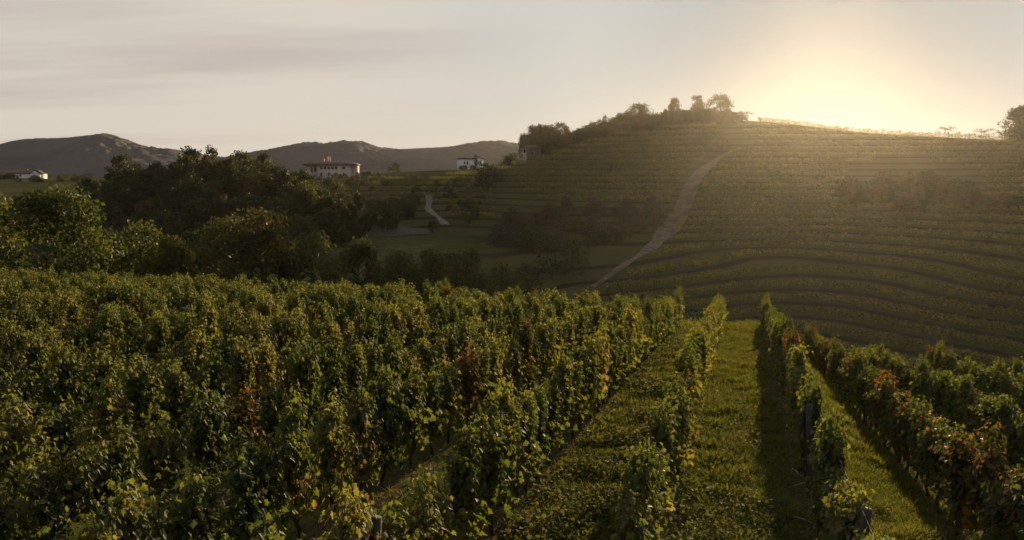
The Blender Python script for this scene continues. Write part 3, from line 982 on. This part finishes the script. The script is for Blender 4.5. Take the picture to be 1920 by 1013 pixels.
window(v, (872 - 858) / F0 * d, zt - 2.6, .7, 1.2, 0)
for px in (868, 872, 886, 888):
    xx = (px - 960) / F0 * 430
    plant('shrub', S_T[0], (xx, 430, float(ground(xx, 430))), 'dark bush against the front of the white house', 'shrub', 'bushes before the white house', .9)

# stone house on the shoulder of the hill
d = 352.0
xl = (976 - 960) / F0 * d
zb = at(990, 299, d)[2] - .3
v = link('stone_house', None, None, (xl, d, zb), R(-16))
tag(v, 'square stone house with a tiled pent roof and dark openings on the hill shoulder', 'house')
Wp = 4.6; Wd = 5.2
zt = at(990, 279, d)[2] - zb
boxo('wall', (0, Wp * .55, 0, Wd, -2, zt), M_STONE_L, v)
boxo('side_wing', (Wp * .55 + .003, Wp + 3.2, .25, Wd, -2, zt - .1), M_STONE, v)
gg = Geo()
V = [(-.6, -.8, zt + .02), (Wp + 3.8, -.8, zt + .02), (Wp + 3.8, Wd + .6, zt + .4), (-.6, Wd + .6, zt + .4), (1.6, Wd * .5, zt + 1.5), (Wp + 1.8, Wd * .5, zt + 1.5)]
gg.add(V, [np.array([(0, 3, 2, 1), (0, 1, 5, 4), (2, 3, 4, 5)]), np.array([(1, 2, 5), (3, 0, 4)])])
link('roof', gg.mesh('roof', M_TILE), v)
window(v, .55, zt - 1.6, .5, 1.2, 0)
window(v, 1.75, zt - 1.7, .8, 1.4, 0)
window(v, .6, zt - 3.9, .45, 1.6, 0)
window(v, 5.2, zt - 2.6, .6, 1.2, .25)

# long farmhouse at the far left
d = 560.0
xl = (-20 - 960) / F0 * d
zb = at(40, 333, d)[2] - .8
v = link('farmhouse', None, None, (xl, d, zb))
tag(v, 'long low white farmhouse with a brown tiled roof at the far left', 'farmhouse')
W = (82 - (-20)) / F0 * d
zt = at(40, 326, d)[2] - zb
boxo('wall', (0, W, 0, 8, -3, zt), M_WHITE, v)
rf = hip('roof', 0, W - 3, 0, 8, zt + .003, 2.4, 6.0, M_TILE, v, .7)
ch = Geo(); ch.box(26, 26.8, 3.4, 4.4, zt + 1.5, zt + 3.2); link('chimney', ch.mesh('chimney', M_STONE), rf)
gx0, gx1 = (64 + 20) / F0 * d, W + .4
gg = Geo(); xm = (gx0 + gx1) / 2; zz = zt + .3
gg.add([(gx0, -1.2, zz - .3), (gx1, -1.2, zz - .3), (xm, -1.2, zz + 2.0), (gx0, 5, zz - .3), (gx1, 5, zz - .3), (xm, 5, zz + 2.0)], [np.array([(0, 1, 2), (3, 5, 4)]), np.array([(0, 3, 4, 1), (1, 4, 5, 2), (2, 5, 3, 0)])])
gg.box(gx0 + .3, gx1 - .3, -1.19, -.003, -2, zz - .304)
link('gable', gg.mesh('gable', M_WHITE), v)
gg = Geo()
V = [(gx0 - .6, y, zz - .6) for y in (-1.6, 5.2)] + [(gx1 + .6, y, zz - .6) for y in (-1.6, 5.2)] + [(xm, y, zz + 2.05) for y in (-1.6, 5.2)]
V += [(a, b, c_ + .35) for a, b, c_ in V]
gg.add(V, [np.array([(0, 4, 5, 1), (4, 2, 3, 5), (6, 7, 11, 10), (10, 11, 9, 8), (0, 6, 10, 4), (4, 10, 8, 2), (1, 5, 11, 7), (5, 3, 9, 11), (0, 1, 7, 6), (2, 8, 9, 3)])])
link('gable_roof', gg.mesh('gable_roof', M_EAVE), v)
for xx in (10, 15, 20, 24):
    window(v, xx, zt - 1.7, 1.0, 1.2, 0)
for i, px in enumerate((5, 14, 26, 36)):
    xx = (px - 960) / F0 * 545
    plant('shrub', S_T[0], (xx, 545, float(ground(xx, 545))), 'dark bush in front of the long white farmhouse', 'shrub', 'bushes before the farmhouse', .8 + .2 * i % .5)

# ------------------------------------------------------------------ near vineyard
ROW_ANG = math.atan2(1.0, .29)
RL = math.hypot(1, .29)
rsV = np.random.RandomState(21)


def vine_foliage(seed, hi=True, wide=1.0, sparse=1.0, tall=1.0):
    rs = np.random.RandomState(seed)
    cen, ax, nr, sz = [], [], [], []
    stems = []
    for sct in range(int(round(13 * sparse))):
        x = np.clip(rs.randn() * .22, -.5, .5); y = rs.randn() * .05
        L = rs.uniform(.62, 1.12) * tall * (1.25 if rs.rand() < .12 else 1)
        hang = rs.rand() < .16
        n = int(L / .055)
        p = np.array((x, y, rs.uniform(.75, .95)))
        side = rs.choice((-1, 1))
        dv = np.array((rs.randn() * .12, side * rs.uniform(.0, .12) * wide, 1.0))
        path = [p.copy()]
        for i in range(n):
            dv = dv + np.array((rs.randn() * .07, rs.randn() * .06 - .25 * p[1], .03 - (.04 if i > n * .75 else 0) - (.11 if hang else 0)))
            dv /= np.linalg.norm(dv)
            p = p + dv * .055
            if p[2] < .5: break
            path.append(p.copy())
            for q in range(4 if hi else 3):
                a = rs.rand() * 2 * PI
                o = np.array((math.cos(a), math.sin(a) * wide, rs.uniform(-.5, .35)))
                cen.append(p + o * rs.uniform(.03, .13))
                ax.append(o * .7 + np.array((0, 0, -.55)) + rs.randn(3) * .25)
                nr.append(np.array((o[0] * .6, o[1] * .8, .75)) + rs.randn(3) * .35)
                sz.append(rs.uniform(.052, .105) * (1 if i < n * .8 else .7))
        stems.append(np.array(path))
    # low leaves round the fruiting zone
    for q in range(int(190 * sparse)):
        o = np.array((np.clip(rs.randn() * .24, -.5, .5), rs.randn() * .11 * wide, .32 + .8 * rs.rand() ** .7))
        cen.append(o); ax.append(np.array((rs.randn() * .4, rs.randn(), -.8))); nr.append(np.array((rs.randn() * .4, rs.randn(), .5))); sz.append(rs.uniform(.07, .12))
    return [np.array(a) for a in (cen, ax, nr, sz)] + [stems]


def vine_trunk(seed, stems):
    rs = np.random.RandomState(seed)
    gg = Geo()
    wob = rs.randn(6, 2) * .025
    z = np.linspace(-.12, .8, 6)
    gg.tube(np.column_stack([wob[:, 0], wob[:, 1], z]), np.linspace(.036, .024, 6), 6)
    for sgn in (-1, 1):
        xs = np.linspace(0, sgn * .46, 5)
        gg.tube(np.column_stack([xs + wob[5, 0], rs.randn(5) * .015 + wob[5, 1], .79 + .05 * np.sin(np.abs(xs) * 5)]), np.linspace(.022, .012, 5), 5)
    for s in stems:
        if len(s) > 5:
            gg.tube(s[::4], .0045, 3, False)
    return gg


VAR = []
for i in range(12):
    wide, sparse, tall = (1.0, 1.1, 1.0)
    if i in (8, 9): wide, sparse, tall = 1.15, .8, .85     # scraggly vines of the gappy row
    if i in (10, 11): wide, sparse, tall = .85, 1.15, .98
    ce, ax_, nr__, sz, stems = vine_foliage(700 + i, True, wide, sparse, tall)
    gg = Geo(); leaves(gg, ce, ax_, nr__, sz, VINE_LEAF)
    mats = (M_VINE, M_VINE_Y, M_VINE_RED)
    fol = [gg.mesh('foliage', mm) for mm in mats]
    trk = vine_trunk(800 + i, stems).mesh('trunk', M_BARK, True)
    c2 = vine_foliage(700 + i, False, wide, sparse, tall)
    VAR.append((fol, trk, c2))

row_words = {-3: 'second', -4: 'third', -5: 'fourth', -6: 'fifth', -7: 'sixth', -8: 'seventh', -9: 'eighth', -10: 'ninth', -11: 'tenth', -12: 'eleventh', -13: 'twelfth'}


def row_label(k):
    if k == 0: return 'grapevine in the narrow row between the weedy lane and the sunlit grass strip'
    if k == 1: return 'grapevine with orange-tipped leaves in the dark row right of the sunlit grass strip'
    if k == 2: return 'grapevine in the second row right of the sunlit grass strip'
    if k == 3: return 'grapevine in the third row right of the sunlit grass strip'
    if k >= 4: return 'grapevine in the outermost row at the right edge of the vineyard'
    if k == -1: return 'scraggly low grapevine in the gappy row amid the weedy green lane'
    if k == -2: return 'bushy grapevine in the row bordering the weedy lane on its left'
    return 'dense yellow-green grapevine in the %s row left of the weedy lane' % row_words.get(k, 'farther')


vines = []
for k in range(-24, 6):
    l = 1.3 + 2.5 * k
    yend = float(end_y(l))
    s0 = 3.0
    y = s0 + rsV.rand()
    while y < yend:
        x = l + .29 * y + rsV.randn() * .04
        step = (.92 if k >= -1 else 1.02) / RL
        vis = -.68 * y - 1.5 < x < .68 * y + 2.0
        gone = False
        if k == -1:
            gone = rsV.rand() < .14
        elif rsV.rand() < .012:
            gone = True
        if k == -1 and y < 8.0: gone = True
        if k == 0 and (y < 6.0 or y < 13 and rsV.rand() < .15): gone = True
        if vis and not gone and y > 3.6:
            vines.append((math.hypot(x, y), x, y, k))
        y += step * (.93 + .14 * rsV.rand())
vines.sort()
N_IND = 300
stuff_leaf, stuff_trunk = {0: Geo(), 1: Geo(), 2: Geo()}, Geo()
for i, (dist, x, y, k) in enumerate(vines):
    if k == -1: vi = rsV.choice((8, 9, 10))
    elif k == 0: vi = rsV.choice((10, 11))
    else: vi = rsV.randint(0, 8)
    r = rsV.rand()
    if k == 1: mi = 2 if r < .32 else 0
    elif k >= 2: mi = 2 if r < .12 else 0
    elif k in (-1, 0): mi = 1 if r < .5 else (2 if r > .96 else 0)
    else: mi = 1 if r < .38 else (2 if r > .985 else 0)
    z = float(ground(x, y))
    rz = ROW_ANG + (PI if rsV.rand() < .5 else 0) + rsV.randn() * .08
    sca = .9 + .22 * rsV.rand()
    sz_ = sca * (.86 + .30 * rsV.rand())
    if k >= 1: sz_ *= .93
    if k == 0: sca *= .95; sz_ *= .95
    if i < N_IND:
        e = link('grapevine', None, None, (x, y, z), rz)
        e.scale = (1.0, sca, sz_)
        tag(e, row_label(k), 'grapevine', 'vines of row: ' + row_label(k).split(' in the ')[-1])
        link('trunk', VAR[vi][1], e)
        link('foliage', VAR[vi][0][mi], e)
    else:
        ce, ax_, nr__, szz, stems = VAR[vi][2]
        cr, sr = math.cos(rz), math.sin(rz)
        M3 = np.array(((cr, -sr, 0), (sr, cr, 0), (0, 0, 1)))
        leaves(stuff_leaf[mi], (ce * np.array((1, sca, sz_))) @ M3.T + np.array((x, y, z)), ax_ @ M3.T, nr__ @ M3.T, szz * 1.25, MID_LEAF)
        stuff_trunk.tube([(x, y, z - .1), (x + .02, y, z + .4), (x, y, z + .82)], .03, 4, False)
mg_ = Geo()
slot = []
for mi in (0, 1, 2):
    if stuff_leaf[mi].n:
        nf = sum(len(f) for f in stuff_leaf[mi].f)
        for vv in stuff_leaf[mi].v: pass
        off = mg_.n
        mg_.v += stuff_leaf[mi].v; mg_.f += [f + off for f in stuff_leaf[mi].f]; mg_.n += stuff_leaf[mi].n
        slot.append((mi, nf))
nf = sum(len(f) for f in stuff_trunk.f)
off = mg_.n
mg_.v += stuff_trunk.v; mg_.f += [f + off for f in stuff_trunk.f]; mg_.n += stuff_trunk.n
slot.append((3, nf))
me = mg_.mesh('vineyard_rows', [M_VINE, M_VINE_Y, M_VINE_RED, M_BARK])
me.polygons.foreach_set('material_index', np.concatenate([np.full(n, a) for a, n in slot]).astype(np.int32))
tag(link('distant_vines', me), 'mass of trellised vines filling the far side of the vineyard', 'vines', None, 'stuff')
print('vines', len(vines), 'knoll trees', cnt, 'hill rows', len(rowsR), len(rowsL))

# posts and wires
rsP = np.random.RandomState(4)
POSTS = []
for i in range(3):
    gg = Geo()
    z = np.linspace(-.3, 1.62, 7)
    gg.tube(np.column_stack([rsP.randn(7) * .006, rsP.randn(7) * .006, z]), .055 + rsP.randn(7) * .003, 8)
    POSTS.append(gg.mesh('trellis_post', M_POST))
NEAR_POST = {(0, 0): 'short grey trellis post leaning out of the leaves at the grass strip edge, farther one',
             (0, 1): 'short grey trellis post nearest the viewer at the grass strip edge'}
for k in range(-20, 5):
    l = 1.3 + 2.5 * k
    yend = float(end_y(l))
    ys = np.arange(7.6 if k != 0 else 8.15, yend, 5.2)
    for q, y in enumerate(ys if k != -1 else ys[3:]):
        y = y + .25 * math.sin(k * 2.1)if k != 0 else y
        x = l + .29 * y
        if not (-.66 * y - .5 < x < .66 * y + .5): continue
        lab = 'weathered grey trellis post half hidden in the vine rows left of the weedy lane' if k < -1 else 'weathered grey trellis post among the sparse vines of the gappy row' if k == -1 else 'weathered grey trellis post in the vine rows right of the grass strip'
        if k == 0:
            lab = 'grey trellis post in the narrow row left of the grass strip'
        o = link('trellis_post', POSTS[rsP.randint(3)], None, (x, y, float(ground(x, y))))
        o.rotation_euler = (rsP.randn() * .03, rsP.randn() * .03, rsP.rand() * 6)
        tag(o, lab, 'post', 'trellis posts')
    ysw = np.arange(4.5, yend, 1.3)
    if len(ysw) < 4 or k == -1: continue
    gg = Geo()
    for hh, rr_ in ((1.62, .0015),):
        xs = l + .29 * ysw
        sag = -.03 * np.abs(np.sin((ysw - 7.6) / 5.2 * PI))
        gg.tube(np.column_stack([xs + (.03 if hh > 1.5 else -.03), ysw, ground(xs, ysw) + hh + sag]), rr_, 4)
    o = link('trellis_wire', gg.mesh('trellis_wire', M_WIRE))
    tag(o, row_label(k).replace('grapevine', 'trellis wires').replace('dense yellow-green ', 'thin ').replace('scraggly low ', 'thin ').replace('bushy ', 'thin ').replace(' with orange-tipped leaves', ''), 'wire', 'trellis wires')

# weeds and grass of the lanes
rsG = np.random.RandomState(9)
M_WEED = leaf_mat('weed_leaf', [(0, (.040, .050, .014)), (.45, (.080, .092, .024)), (.8, (.13, .128, .036)), (.94, (.15, .115, .045)), (1, (.12, .075, .04))], .45, (1.3, 1.2, .7), pscale=.9, patch=.5, rough=.75, spec=.12)
M_GRASSB = leaf_mat('grass_blade', [(0, (.06, .075, .016)), (.5, (.11, .12, .028)), (.9, (.17, .155, .05)), (1, (.22, .19, .09))], .4, pscale=.6)
gw = Geo()
n = 110000
y = 6 + 40 * rsG.rand(n) ** 1.9
l = rsG.uniform(-9.0, 1.2, n)
l = np.where((l < -3.6) & (rsG.rand(n) < .6), rsG.uniform(-3.6, -.9, n), l)
x = l + .29 * y
dens = .5 + .5 * np.sin(x * 2.1 + 1.7 * np.sin(y * 1.3)) * np.sin(y * 1.7 + 1.2 * np.sin(x * 2.9))
bare = np.abs(((l - 1.3) / 2.5 + .5) % 1 - .5) < .10
keep = (rsG.rand(n) < .12 + .88 * dens) & (~bare | (rsG.rand(n) < .22)) & ((l < -1.2) | (rsG.rand(n) < np.clip(1.5 - y / 16, .12, 1)))
x, y, dens = x[keep], y[keep], dens[keep]; n = len(x)
z = ground(x, y) + rsG.rand(n) * (.05 + .22 * dens)
axx = rsG.randn(n, 3); axx[:, 2] = np.abs(axx[:, 2]) * .6
nn = rsG.randn(n, 3) * .5; nn[:, 2] += .9
leaves(gw, np.column_stack([x, y, z]), axx, nn, (.03 + .045 * rsG.rand(n)) * (1 + y / 60), MID_LEAF)
tag(link('lane_weeds', gw.mesh('lane_weeds', M_WEED)), 'low leafy weeds carpeting the lane between vine rows', 'weeds', None, 'stuff')

gb = Geo()
BL = (np.array([(0, -.06, 0), (0, .06, 0), (.6, .04, .05), (1, 0, .2), (.6, -.04, .05)]), [np.array([(0, 4, 3, 2, 1)])])
n = 290000
y = 4.5 + 44 * rsG.rand(n) ** 1.7
r_ = rsG.rand(n)
l = np.where(r_ < .32, rsG.uniform(1.2, 4.2, n), np.where(r_ < .66, rsG.uniform(-3.6, 1.4, n), rsG.uniform(-9.0, 9.0, n)))
x = l + .29 * y
bare = np.abs(((l - 1.3) / 2.5 + .5) % 1 - .5) < .10
keep = (~bare | (rsG.rand(n) < .3)) & (x > -.66 * y - .5) & (x < .66 * y + .5)
x, y = x[keep], y[keep]; n = len(x)
axx = rsG.randn(n, 3) * .55; axx[:, 2] = .8
nn = rsG.randn(n, 3); nn[:, 2] *= .3
tuft = .6 + .7 * np.clip(np.sin(x * 3.1 + np.sin(y * 2.3) * 2) * np.sin(y * 2.7), 0, 1)
leaves(gb, np.column_stack([x, y, ground(x, y) - .01]), axx, nn, (.06 + .10 * rsG.rand(n)) * tuft * (1 + y / 40), BL)
tag(link('grass', gb.mesh('grass', M_GRASSB)), 'short dry-tipped grass of the mown lanes', 'grass', None, 'stuff')

# longer grass standing on the brow where the rows end
gt = Geo()
n = 9000
l = rsG.uniform(-13, 5, n)
y = end_y(l) + rsG.uniform(-3.5, 4.5, n)
x = l + .29 * y
axx = rsG.randn(n, 3) * .45; axx[:, 2] = .9
nn = rsG.randn(n, 3); nn[:, 2] *= .3
tuft = .45 + 1.0 * np.clip(np.sin(x * 2.3 + np.sin(y * 1.9) * 2) * np.sin(y * 1.7 + x), 0, 1)
leaves(gt, np.column_stack([x, y, ground(x, y) - .02]), axx, nn, (.22 + .28 * rsG.rand(n)) * tuft, BL)
tag(link('tall_grass', gt.mesh('tall_grass', M_GRASSB)), 'longer ragged grass on the brow at the end of the vine rows', 'grass', None, 'stuff')

# fallen prunings and straws that catch the light on the lane
gs = Geo()
n = 110
y = 6.5 + 24 * rsG.rand(n) ** 1.5
l = rsG.uniform(-.2, 3.8, n)
x = l + .29 * y
for a, b in zip(x, y):
    g0 = float(ground(a, b)) + .03
    th = rsG.rand() * PI; L = rsG.uniform(.10, .3)
    dx, dy = math.cos(th) * L / 2, math.sin(th) * L / 2
    gs.tube([(a - dx, b - dy, g0), (a, b, g0 + .05), (a + dx, b + dy, g0 + .02 + .08 * rsG.rand())], .006, 4, False)
M_STRAW = plain('dry_straw', (.42, .36, .24), (.55, .48, .34), 4.0, .7)
tag(link('dry_straw', gs.mesh('dry_straw', M_STRAW)), 'scattered pale dry stalks lying in the grass lanes', 'straw', None, 'stuff')

# ------------------------------------------------------------------ haze
gh = Geo()
zlo = float(GZ.min()) - 1.0
gh.box(-5000, 5000, -5000, 5000, zlo, 48.0)
mh = bpy.data.materials.new('haze'); mh.use_nodes = True
th = NT(mh.node_tree)
pv = th.n('ShaderNodeVolumePrincipled', ins={'Color': (.95, .87, .76, 1), 'Density': HAZE_DENSITY, 'Anisotropy': .84})
oh = th.n('ShaderNodeOutputMaterial')
th.link(pv.outputs[0], oh.inputs['Volume'])
try:
    mh.cycles.homogeneous_volume = True
except Exception:
    pass
hz = link('haze', gh.mesh('haze', mh))
tag(hz, 'thin evening haze filling the valley', 'haze', None, 'stuff')
